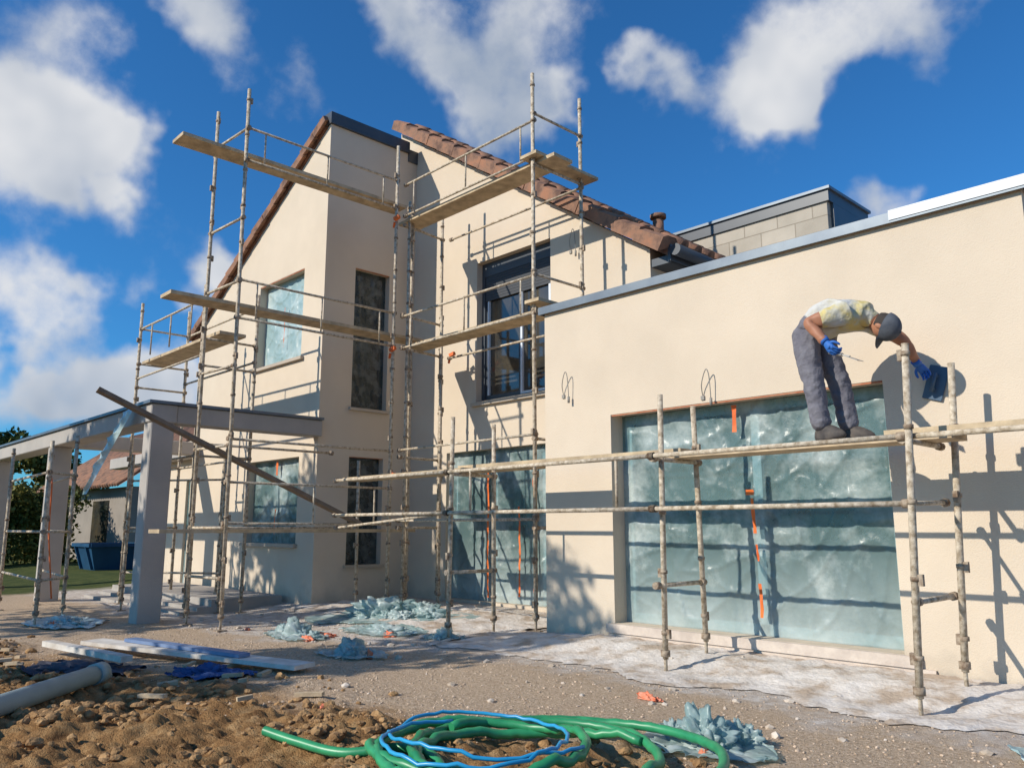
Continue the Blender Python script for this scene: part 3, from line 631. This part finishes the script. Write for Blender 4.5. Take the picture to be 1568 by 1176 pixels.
J=dict(pel=(-2.88,6.05,2.78),sp=(-2.75,6.06,2.84),ch=(-2.60,6.08,2.83),nb=(-2.48,6.10,2.81),nk=(-2.43,6.11,2.77),hd=(-2.39,6.12,2.74),
 hr=(-2.89,5.975,2.70),tR=(-2.885,5.955,2.52),kr=(-2.845,5.935,2.35),cR=(-2.825,5.94,2.15),ar=(-2.80,5.95,1.93),
 hl=(-2.86,6.13,2.70),tL=(-2.81,6.145,2.52),kl=(-2.74,6.16,2.35),cL=(-2.715,6.17,2.15),al=(-2.69,6.18,1.93),
 sr=(-2.56,5.92,2.80),eR=(-2.79,5.79,2.75),wR=(-2.64,5.77,2.56),sl=(-2.49,6.25,2.78),eL=(-2.32,6.41,2.63),wL=(-2.275,6.55,2.45),
 mR=(-2.66,5.86,2.775),mL=(-2.42,6.32,2.72))
rad=dict(pel=.150,sp=.165,ch=.178,nb=.11,nk=.060,hd=.055,hr=.118,tR=.102,kr=.084,cR=.076,ar=.078,hl=.118,tL=.102,kl=.084,cL=.076,al=.078,
 sr=.095,eR=.045,wR=.032,sl=.095,eL=.045,wL=.032,mR=.078,mL=.074)
keys=list(J); ix={k:i for i,k in enumerate(keys)}
E=[('pel','sp'),('sp','ch'),('ch','nb'),('nb','nk'),('nk','hd'),('pel','hr'),('hr','tR'),('tR','kr'),('kr','cR'),('cR','ar'),('pel','hl'),('hl','tL'),('tL','kl'),('kl','cL'),('cL','al'),
 ('ch','sr'),('sr','mR'),('mR','eR'),('eR','wR'),('ch','sl'),('sl','mL'),('mL','eL'),('eL','wL')]
me=skin_obj([J[k] for k in keys],[(ix[a],ix[b]) for a,b in E],[rad[k] for k in keys],0,3)
for mm in (M_shirt,M_trous,M_skin,M_shoe): me.materials.append(mm)
cls={}
for e in E:
    cls[e]=1 if (e[0] in ('hr','tR','kr','cR','hl','tL','kl','cL') or e[1] in('hr','hl')) else (2 if e in (('nb','nk'),('nk','hd'),('mR','eR'),('eR','wR'),('mL','eL'),('eL','wL')) else 0)
def segd(p,a,b):
    a=Vector(a);b=Vector(b);t=max(0,min(1,(p-a).dot(b-a)/(b-a).length_squared)); return (p-(a+(b-a)*t)).length,t
for p in me.polygons:
    c=p.center; best=None
    for e in E:
        d,t=segd(c,J[e[0]],J[e[1]]); rr=rad[e[0]]*(1-t)+rad[e[1]]*t
        if best is None or d/rr<best[0]: best=(d/rr,e,t)
    k=cls[best[1]]
    if best[1]==('pel','sp') and best[2]<.30: k=1
    if best[1] in (('mR','eR'),('mL','eL')) and best[2]<.35: k=0
    p.material_index=k; p.use_smooth=True
for v in me.vertices:
    q=Vector((v.co.x*13,v.co.y*13,v.co.z*(22 if v.co.z<2.6 else 13)))
    v.co+=v.normal*(.007*noise.noise(q)+.007*(1-2*abs(noise.noise(q*.8+Vector((4,4,4))))))
o=bpy.data.objects.new('body',me); link(o); o.parent=worker
bm=bmesh.new()
for (x,y,a) in ((-2.745,5.95,-.15),(-2.635,6.18,.15)):
    b2=bmesh.new(); bmesh.ops.create_uvsphere(b2,u_segments=20,v_segments=14,radius=1)
    for v in b2.verts:
        X,Y_,Z=v.co; hgt=.085 if X<0 else .085-.035*X
        v.co=Vector((X*.132,Y_*(.048+.008*X),max(Z,-.42)*hgt+.036))
        if v.co.x<-.02: v.co.z+=max(0,Z)*.03
    b2.transform(Matrix.Translation((x,y,ZP))@Matrix.Rotation(a,4,'Z')); tmp=bpy.data.meshes.new('t'); b2.to_mesh(tmp); b2.free(); bm.from_mesh(tmp)
for f in bm.faces: f.smooth=True
from_bm('shoes',bm,M_shoe,worker)
def head():
    bm=bmesh.new(); bmesh.ops.create_uvsphere(bm,u_segments=28,v_segments=20,radius=1)
    for v in bm.verts:
        x,y,z=v.co
        sx,sy,sz=.076,.095,.118
        if z<0: sx*=1-.28*(-z)**1.5; 
        X,Y_,Z=x*sx,y*sy,z*sz
        if z<-.3 and y<0: Y_*=.8
        Y_+= .028*math.exp(-((x/.16)**2+((z+.12)/.18)**2))*(y>0)
        for e in (-.38,.38): Y_-= .010*math.exp(-(((x-e)/.16)**2+((z-.05)/.12)**2))*(y>0)
        Y_+= .008*math.exp(-((x/.3)**2+((z+.62)/.12)**2))*(y>0); Y_-=.006*math.exp(-((x/.3)**2+((z+.46)/.05)**2))*(y>0)
        v.co=(X,Y_,Z)
    for s_ in (-1,1):
        mtx=Matrix.Translation((s_*.077,-.005,-.01))@Matrix.Diagonal((.010,.020,.032,1)); bmesh.ops.create_uvsphere(bm,u_segments=10,v_segments=8,radius=1,matrix=mtx)
    for f in bm.faces: f.smooth=True
    return bm
hup=Vector((.83,.05,-.50)).normalized(); hf=Vector((-.45,.25,-.8)); hf=(hf-hup*hf.dot(hup)).normalized(); hrt=hf.cross(hup)
HM=Matrix((( hrt.x,hf.x,hup.x,-2.345),(hrt.y,hf.y,hup.y,6.125),(hrt.z,hf.z,hup.z,2.70),(0,0,0,1)))
bm=head(); bm.transform(HM); from_bm('head',bm,M_skin,worker)
bm=bmesh.new(); bmesh.ops.create_uvsphere(bm,u_segments=28,v_segments=16,radius=1)
bmesh.ops.delete(bm,geom=[v for v in bm.verts if v.co.z<-.02],context='VERTS')
for v in bm.verts: v.co=(v.co.x*.092,v.co.y*.112,v.co.z*.118+.008)
br=[]
for r_ in (0,1):
    row=[]
    for i in range(13):
        a=R(-62+124*i/12); row.append(bm.verts.new((math.sin(a)*(.088 if r_==0 else .080),math.cos(a)*.106+(0 if r_==0 else .075*math.cos(a)+.0),.02-(.012*r_)-.012*abs(math.sin(a))*r_)))
    br.append(row)
for i in range(12): bm.faces.new([br[0][i],br[0][i+1],br[1][i+1],br[1][i]])
for f in bm.faces: f.smooth=True
bmesh.ops.create_uvsphere(bm,u_segments=8,v_segments=6,radius=.008,matrix=Matrix.Translation((0,0,.126)))
bm.transform(HM); from_bm('cap',bm,M_cap,worker)
bm=bmesh.new(); bmesh.ops.create_uvsphere(bm,u_segments=20,v_segments=12,radius=1)
bmesh.ops.delete(bm,geom=[v for v in bm.verts if v.co.y>.1 or v.co.z>.3 or v.co.z<-.5],context='VERTS')
for v in bm.verts: v.co=(v.co.x*.082,v.co.y*.101,v.co.z*.116)
bm.transform(HM); from_bm('hair',bm,mat('dark_hair',(0.05,0.04,0.035),rough=.8),worker)
def hand(name,w,d,side,pn,curl):
    w=Vector(w);d=Vector(d).normalized();side=Vector(side);side=(side-d*side.dot(d)).normalized();pn=Vector(pn); pn=(pn-d*pn.dot(d)-side*pn.dot(side)).normalized()
    parts=[]
    pv=[w-d*.03,w+d*.02,w+d*.055+side*.018,w+d*.055-side*.018,w+d*.085+side*.022,w+d*.085-side*.022]
    parts.append(skin_obj([tuple(p) for p in pv],[(0,1),(1,2),(1,3),(2,4),(3,5)],[.030,.028,.022,.022,.018,.017],1,2))
    for k,(o_,l) in enumerate(((.033,.072),(.011,.080),(-.011,.074),(-.032,.058))):
        b0=w+d*.075+side*o_*.9; pts=[w+d*.05+side*o_*.7,b0]; ang=0; p=b0
        for s_ in (.45,.3,.25):
            ang+=curl; dd=d*math.cos(ang)+pn*math.sin(ang); p=p+dd*l*s_*1.05; pts.append(p)
        parts.append(skin_obj([tuple(p) for p in pts],[(i,i+1) for i in range(4)],[.011,.0105,.0095,.009,.0075],0,2))
    t0=w+d*.02+side*.022; t1=t0+(d*.5+side*.75+pn*.25).normalized()*.035; t2=t1+(d*.8+side*.25+pn*.5).normalized()*.03; t3=t2+(d*.8-side*.1+pn*.6).normalized()*.024
    parts.append(skin_obj([tuple(p) for p in (t0,t1,t2,t3)],[(0,1),(1,2),(2,3)],[.014,.012,.0105,.008],0,2))
    bm=bmesh.new()
    for p in parts: bm.from_mesh(p)
    for f in bm.faces: f.smooth=True
    tube(bm,w-d*.05,w-d*.005,.036,.034,14)
    from_bm(name,bm,M_glove,worker)
hand('hand_right',J['wR'],(.55,-.15,-.75),(.5,-.3,.5),(.3,.8,-.2),.75)
hand('hand_left',J['wL'],(.25,.75,-.62),(-.7,0,-.25),(.2,.1,-.9),.65)
def tool(name,c,rot,w,h,m1):
    bm=bmesh.new(); bmesh.ops.create_cube(bm,size=1,matrix=Matrix.Diagonal((w,.012,h,1))); bmesh.ops.bevel(bm,geom=bm.edges[:],offset=.004,segments=2,affect='EDGES')
    beam(bm,(-.05,-.006,0),(-.05,-.05,0),.02,.02,(1,0,0)); beam(bm,(.05,-.006,0),(.05,-.05,0),.02,.02,(1,0,0)); tube(bm,(-.075,-.055,0),(.075,-.055,0),.014,n=12)
    bm.transform(Matrix.Translation(c)@rot); from_bm(name,bm,m1,worker)
tool('plastering_float',(-2.215,6.712,2.32),Matrix.Rotation(R(-72),4,'Y'),.27,.15,mat('float_blue_grey',(0.05,0.10,0.17),(0.08,0.12,0.16),rough=.5))
bm=bmesh.new(); 
tube(bm,(-2.65,5.83,2.50),(-2.54,5.80,2.46),.014,n=10); beam(bm,(-2.54,5.80,2.46),(-2.48,5.79,2.44),.012,.01); beam(bm,(-2.50,5.79,2.44),(-2.40,5.77,2.39),.08,.004); from_bm('hand_trowel',bm,mat('trowel_steel',(0.45,0.42,0.38),rough=.5,metal=.4),worker)

# ---------------------------------------------------------------- vegetation & background
M_leaf=mat('leaves_green',(0.035,0.075,0.014),(0.10,0.13,0.025),scale=1.2,rough=.7)
M_leafy=mat('leaves_yellow_green',(0.06,0.09,0.018),(0.20,0.17,0.03),scale=.9,rough=.7)
M_con=mat('conifer_needles',(0.012,0.032,0.014),(0.03,0.06,0.022),scale=1.5,rough=.8)
M_bark=mat('bark',(0.11,0.08,0.055),(0.06,0.045,0.03),scale=8,rough=.95)
def leaves(name,centres,radii,count,size,m,parent):
    C=np.array(centres);Rr=np.array(radii); idx=np.random.choice(len(C),count,p=(Rr**2)/np.sum(Rr**2))
    d=np.random.normal(size=(count,3)); d/=np.linalg.norm(d,axis=1)[:,None]
    p=C[idx]+d*(Rr[idx][:,None])*np.random.uniform(.35,1.0,(count,1))*np.array([1,1,.75])
    a=np.random.normal(size=(count,3)); a/=np.linalg.norm(a,axis=1)[:,None]; b_=np.cross(a,np.random.normal(size=(count,3))); b_/=np.linalg.norm(b_,axis=1)[:,None]
    s=(size*np.random.uniform(.6,1.3,(count,1))); V=np.concatenate([p-a*s,p+b_*s*.6,p+a*s,p-b_*s*.6],1).reshape(-1,3)
    F=np.arange(count*4).reshape(-1,4); return from_np(name,V.tolist(),F.tolist(),m,parent)
def tree(name,x,y,h,cr,cnt,lsize,m,base=.35,z0=0):
    e=empty(name); bm=bmesh.new(); top=Vector((x+random.uniform(-.3,.3),y,z0+h*.8))
    tube(bm,(x,y,z0-.2),(x,y,z0+h*base),h*.028,h*.02,10); tube(bm,(x,y,z0+h*base),top,h*.02,h*.006,8); C=[];Q=[]
    for i in range(16):
        t=random.uniform(0,1); z=z0+h*(base+t*(.95-base)); a=random.uniform(0,6.28); w=cr*(math.sin(math.pi*(.18+.72*t)))*random.uniform(.4,.95)
        p=Vector((x+math.cos(a)*w,y+math.sin(a)*w,z)); s_=Vector((x,y,max(z0+h*base*.8,z-w*.7))); tube(bm,s_,p,h*.008,h*.002,6); C.append(p[:]);Q.append(cr*random.uniform(.25,.45))
    C.append(top[:]);Q.append(cr*.4)
    from_bm('trunk_and_limbs',bm,M_bark,e); leaves('foliage',C,Q,cnt,lsize,m,e); return e
tree('garden_tree',-14.6,-2.6,8.0,2.3,2600,.13,M_leaf,base=.3)
tree('garden_tree',-9.2,-2.7,7.0,1.5,1500,.12,M_leaf,base=.4)
def conifer(x,y,h,r):
    e=empty('conifer_tree'); bm=bmesh.new(); tube(bm,(x,y,-.2),(x,y,h),h*.02,.01,8); C=[];Q=[]
    for i in range(46):
        t=(i+.5)/46; z=h*(.08+.9*t); w=r*(1-t)*random.uniform(.6,1.05)
        for k in range(5):
            a=random.uniform(0,6.28); C.append((x+math.cos(a)*w*.7,y+math.sin(a)*w*.7,z)); Q.append(max(.15,w*.42))
            tube(bm,(x,y,z),(x+math.cos(a)*w,y+math.sin(a)*w,z-.1*w),.03,.01,5)
    from_bm('trunk_and_limbs',bm,M_bark,e); leaves('needles',C,Q,9000,.13,M_con,e)
conifer(-48,6.0,11.0,3.2)
tree('broadleaf_tree',-47,8.6,6.0,2.6,6000,.17,M_leafy,base=.15)
tree('broadleaf_tree',-45,4.2,6.2,3,6000,.17,M_leaf,base=.15)
tree('broadleaf_tree',-50,12.5,5.5,3,6000,.17,M_leafy,base=.15)
tree('broadleaf_tree',-60,5,8,3.5,6000,.2,M_leaf,base=.15)
C=[];Q=[]
for i in range(120):
    t=i/119; C.append((-36+random.uniform(-.5,.5)-3*t,-2+t*16,random.uniform(.3,2.3))); Q.append(random.uniform(.5,.9))
leaves('garden_hedge',C,Q,14000,.10,M_leaf,None)
C=[];Q=[]
for i in range(60):
    t=i/59; C.append((-28.5+random.uniform(-.5,.5)-1.0*t,3.6+t*4.4,random.uniform(.2,2.4))); Q.append(random.uniform(.4,.8))
leaves('flowering_shrubs',C,Q,14000,.075,M_leafy,None)
C=[];Q=[]
for i in range(220):
    a=R(46.4+75-150*i/219); d=random.uniform(120,150); C.append((-math.sin(a)*d,math.cos(a)*d,random.uniform(1,5))); Q.append(random.uniform(3,5))
leaves('distant_tree_line',C,Q,22000,.7,M_leaf,None)
nb=empty('neighbour_house'); bm=bmesh.new(); box(bm,-36,-27,9.0,15,-.2,2.5); from_bm('walls',bm,mat('neighbour_wall',(0.30,0.26,0.22),rough=.9),nb)
bm=bmesh.new(); v=[bm.verts.new(p) for p in ((-36.5,8.5,2.5),(-26.5,8.5,2.5),(-26.5,12,5.0),(-36.5,12,5.0),(-36.5,15.5,2.5),(-26.5,15.5,2.5))]; bm.faces.new(v[:4]); bm.faces.new([v[3],v[2],v[5],v[4]]); from_bm('roof',bm,M_tile,nb)
bm=bmesh.new()
for i in range(42):
    x=-36.3+i*.235; tube(bm,(x,8.45,2.52),(x,12,5.04),.07,n=6)
from_bm('roof_tiles',bm,M_tile,nb)
bm=bmesh.new()
for x in (-34.5,-30.5): box(bm,x,x+1.6,8.97,9.02,.3,2.1)
from_bm('windows',bm,M_glass,nb)
sk=empty('blue_skip'); bm=bmesh.new()
q=[(-24.3,7.0,.1),(-23.2,7.0,.1),(-23.2,8.0,.1),(-24.3,8.0,.1)]; q2=[(-24.5,6.8,.75),(-23.0,6.8,.75),(-23.0,8.2,.75),(-24.5,8.2,.75)]
A=[bm.verts.new(p) for p in q];B=[bm.verts.new(p) for p in q2]; bm.faces.new(A[::-1])
for i in range(4): bm.faces.new([A[i],A[(i+1)%4],B[(i+1)%4],B[i]])
for i in range(4): beam(bm,q2[i],q2[(i+1)%4],.09,.09)
for x in (-24.2,-23.3): beam(bm,(x,6.97,.12),(x,6.78,.73),.08,.06,(1,0,0))
from_bm('body',bm,mat('blue_paint',(0.012,0.055,0.12),(0.02,0.08,0.16),rough=.5),sk)

# ---------------------------------------------------------------- world
w=bpy.data.worlds.new('World'); scene.world=w; w.use_nodes=True; nt=w.node_tree;N=nt.nodes;L=nt.links
try:
    w.cycles.sampling_method='MANUAL'; w.cycles.sample_map_resolution=512
except Exception as ex: print(ex)
for n in list(N): N.remove(n)
out=N.new('ShaderNodeOutputWorld'); bg=N.new('ShaderNodeBackground'); bg2=N.new('ShaderNodeBackground'); mxs=N.new('ShaderNodeMixShader')
sky=N.new('ShaderNodeTexSky'); sky.sky_type='NISHITA'; sky.sun_disc=False; sky.sun_elevation=R(30.7); sky.sun_rotation=R(199.3); sky.air_density=1.0; sky.dust_density=.4; sky.ozone_density=3.0
hs=N.new('ShaderNodeMixRGB'); hs.blend_type='MULTIPLY'; hs.inputs[0].default_value=1; hs.inputs[2].default_value=(.33,.98,1.5,1)
L.new(sky.outputs[0],hs.inputs[1]); L.new(hs.outputs[0],bg.inputs[0]); bg.inputs[1].default_value=.095
tc=N.new('ShaderNodeTexCoord'); nv=N.new('ShaderNodeVectorMath'); nv.operation='NORMALIZE'; L.new(tc.outputs['Generated'],nv.inputs[0])
def wn(scale,detail,rough=.55,off=0):
    n=N.new('ShaderNodeTexNoise'); n.inputs['Scale'].default_value=scale; n.inputs['Detail'].default_value=detail; n.inputs['Roughness'].default_value=rough
    a=N.new('ShaderNodeVectorMath'); a.operation='ADD'; a.inputs[1].default_value=(off,off,off); L.new(nv.outputs[0],a.inputs[0]); L.new(a.outputs[0],n.inputs['Vector']); return n
n1=wn(6,4,.6); sc=N.new('ShaderNodeVectorMath'); sc.operation='MULTIPLY_ADD'; sc.inputs[1].default_value=(.20,.20,.16); sc.inputs[2].default_value=(-.10,-.10,-.08); L.new(n1.outputs['Color'],sc.inputs[0])
wd=N.new('ShaderNodeVectorMath'); wd.operation='ADD'; L.new(nv.outputs[0],wd.inputs[0]); L.new(sc.outputs[0],wd.inputs[1])
fw=Vector((-.7240,.6898,0)); rt=Vector((.6898,.7240,0)); sp,cp=math.sin(R(10.11)),math.cos(R(10.11))
clouds=[(50,225,110,1),(150,170,75,1),(205,230,60,.8),(110,285,50,.8),(0,150,80,.8),(90,40,90,.6),(190,30,60,.35),(335,22,75,1.1),(460,110,60,.5),
(640,30,95,.75),(740,60,100,.85),(870,0,100,.85),(560,0,70,.5),(700,115,60,.7),(790,155,75,.95),(860,160,55,.9),(500,180,50,.45),(750,235,45,.5),
(1005,135,58,1.1),(1150,135,95,1.0),(1220,65,105,.85),(1330,40,100,.8),(1420,20,80,.65),(1185,190,50,.9),(1480,40,60,.35),(1350,300,60,.9),
(25,430,80,.95),(105,460,60,.8),(10,520,45,.8),(50,600,90,1.2),(150,590,85,1.2),(240,590,80,1.2),(335,420,55,1.0),(200,430,35,.5)]
acc=None
for (x,y,r,wt) in clouds:
    a=(x-784)/1234; b_=(588-y)/1234
    d=(fw*(cp-b_*sp)+rt*a+Vector((0,0,sp+b_*cp))); k=d.length; d.normalize()
    rr=r/1234/k
    ds=N.new('ShaderNodeVectorMath'); ds.operation='DISTANCE'; ds.inputs[1].default_value=d; L.new(wd.outputs[0],ds.inputs[0])
    mp=N.new('ShaderNodeMapRange'); mp.interpolation_type='SMOOTHSTEP'; mp.inputs['From Min'].default_value=rr*1.5; mp.inputs['From Max'].default_value=0; mp.inputs['To Max'].default_value=wt; L.new(ds.outputs['Value'],mp.inputs['Value'])
    if acc is None: acc=mp.outputs[0]
    else:
        mm=N.new('ShaderNodeMath'); mm.operation='ADD'; L.new(acc,mm.inputs[0]); L.new(mp.outputs[0],mm.inputs[1]); acc=mm.outputs[0]
mm=N.new('ShaderNodeMath'); mm.operation='MINIMUM'; L.new(acc,mm.inputs[0]); mm.inputs[1].default_value=1.1; acc=mm.outputs[0]
dt=N.new('ShaderNodeVectorMath'); dt.operation='DOT_PRODUCT'; dt.inputs[1].default_value=fw; L.new(nv.outputs[0],dt.inputs[0])
gb=N.new('ShaderNodeMapRange'); L.new(dt.outputs['Value'],gb.inputs['Value']); gb.inputs['From Min'].default_value=.45; gb.inputs['From Max'].default_value=.2
ng=wn(2.2,3,.55,3); gm=N.new('ShaderNodeMapRange'); L.new(ng.outputs['Fac'],gm.inputs['Value']); gm.inputs['From Min'].default_value=.55; gm.inputs['From Max'].default_value=.7
gmm=N.new('ShaderNodeMath'); gmm.operation='MULTIPLY'; L.new(gb.outputs[0],gmm.inputs[0]); L.new(gm.outputs[0],gmm.inputs[1])
mm=N.new('ShaderNodeMath'); mm.operation='MAXIMUM'; L.new(acc,mm.inputs[0]); L.new(gmm.outputs[0],mm.inputs[1]); acc=mm.outputs[0]
n2=wn(7,7,.62,7)
ad=N.new('ShaderNodeMath'); ad.operation='MULTIPLY_ADD'; L.new(n2.outputs['Fac'],ad.inputs[0]); ad.inputs[1].default_value=1.9; ad.inputs[2].default_value=-.95
su=N.new('ShaderNodeMath'); su.operation='ADD'; L.new(ad.outputs[0],su.inputs[0]); L.new(acc,su.inputs[1])
ms=N.new('ShaderNodeMapRange'); ms.interpolation_type='SMOOTHSTEP'; L.new(su.outputs[0],ms.inputs['Value']); ms.inputs['From Min'].default_value=.2; ms.inputs['From Max'].default_value=1.15; ms.inputs['To Max'].default_value=.95
n3=wn(6,3,.5,1); cr=N.new('ShaderNodeValToRGB'); L.new(n3.outputs['Fac'],cr.inputs[0]); cr.color_ramp.elements[0].position=.36; cr.color_ramp.elements[1].position=.6
cr.color_ramp.elements[0].color=(.46,.53,.64,1); cr.color_ramp.elements[1].color=(.90,.91,.93,1)
L.new(cr.outputs[0],bg2.inputs[0]); bg2.inputs[1].default_value=.86
L.new(ms.outputs[0],mxs.inputs[0]); L.new(bg.outputs[0],mxs.inputs[1]); L.new(bg2.outputs[0],mxs.inputs[2]); L.new(mxs.outputs[0],out.inputs[0])

# sun
ld=bpy.data.lights.new('sun','SUN'); ld.energy=4.7; ld.angle=R(.5); ld.color=(1,.925,.80)
lo=bpy.data.objects.new('sun',ld); link(lo); lo.rotation_euler=Vector((.35,1,-.63)).to_track_quat('-Z','Y').to_euler(); lo.location=(-10,-20,20)
# camera
cd=bpy.data.cameras.new('camera'); cd.sensor_width=36; cd.lens=28.33; cd.clip_end=2000; cd.clip_start=.05
co=bpy.data.objects.new('camera',cd); link(co); co.location=(0,0,1.2); co.rotation_euler=(R(100.11),0,R(46.39)); scene.camera=co
scene.view_settings.view_transform='Standard'; scene.view_settings.look='None'; scene.view_settings.exposure=0
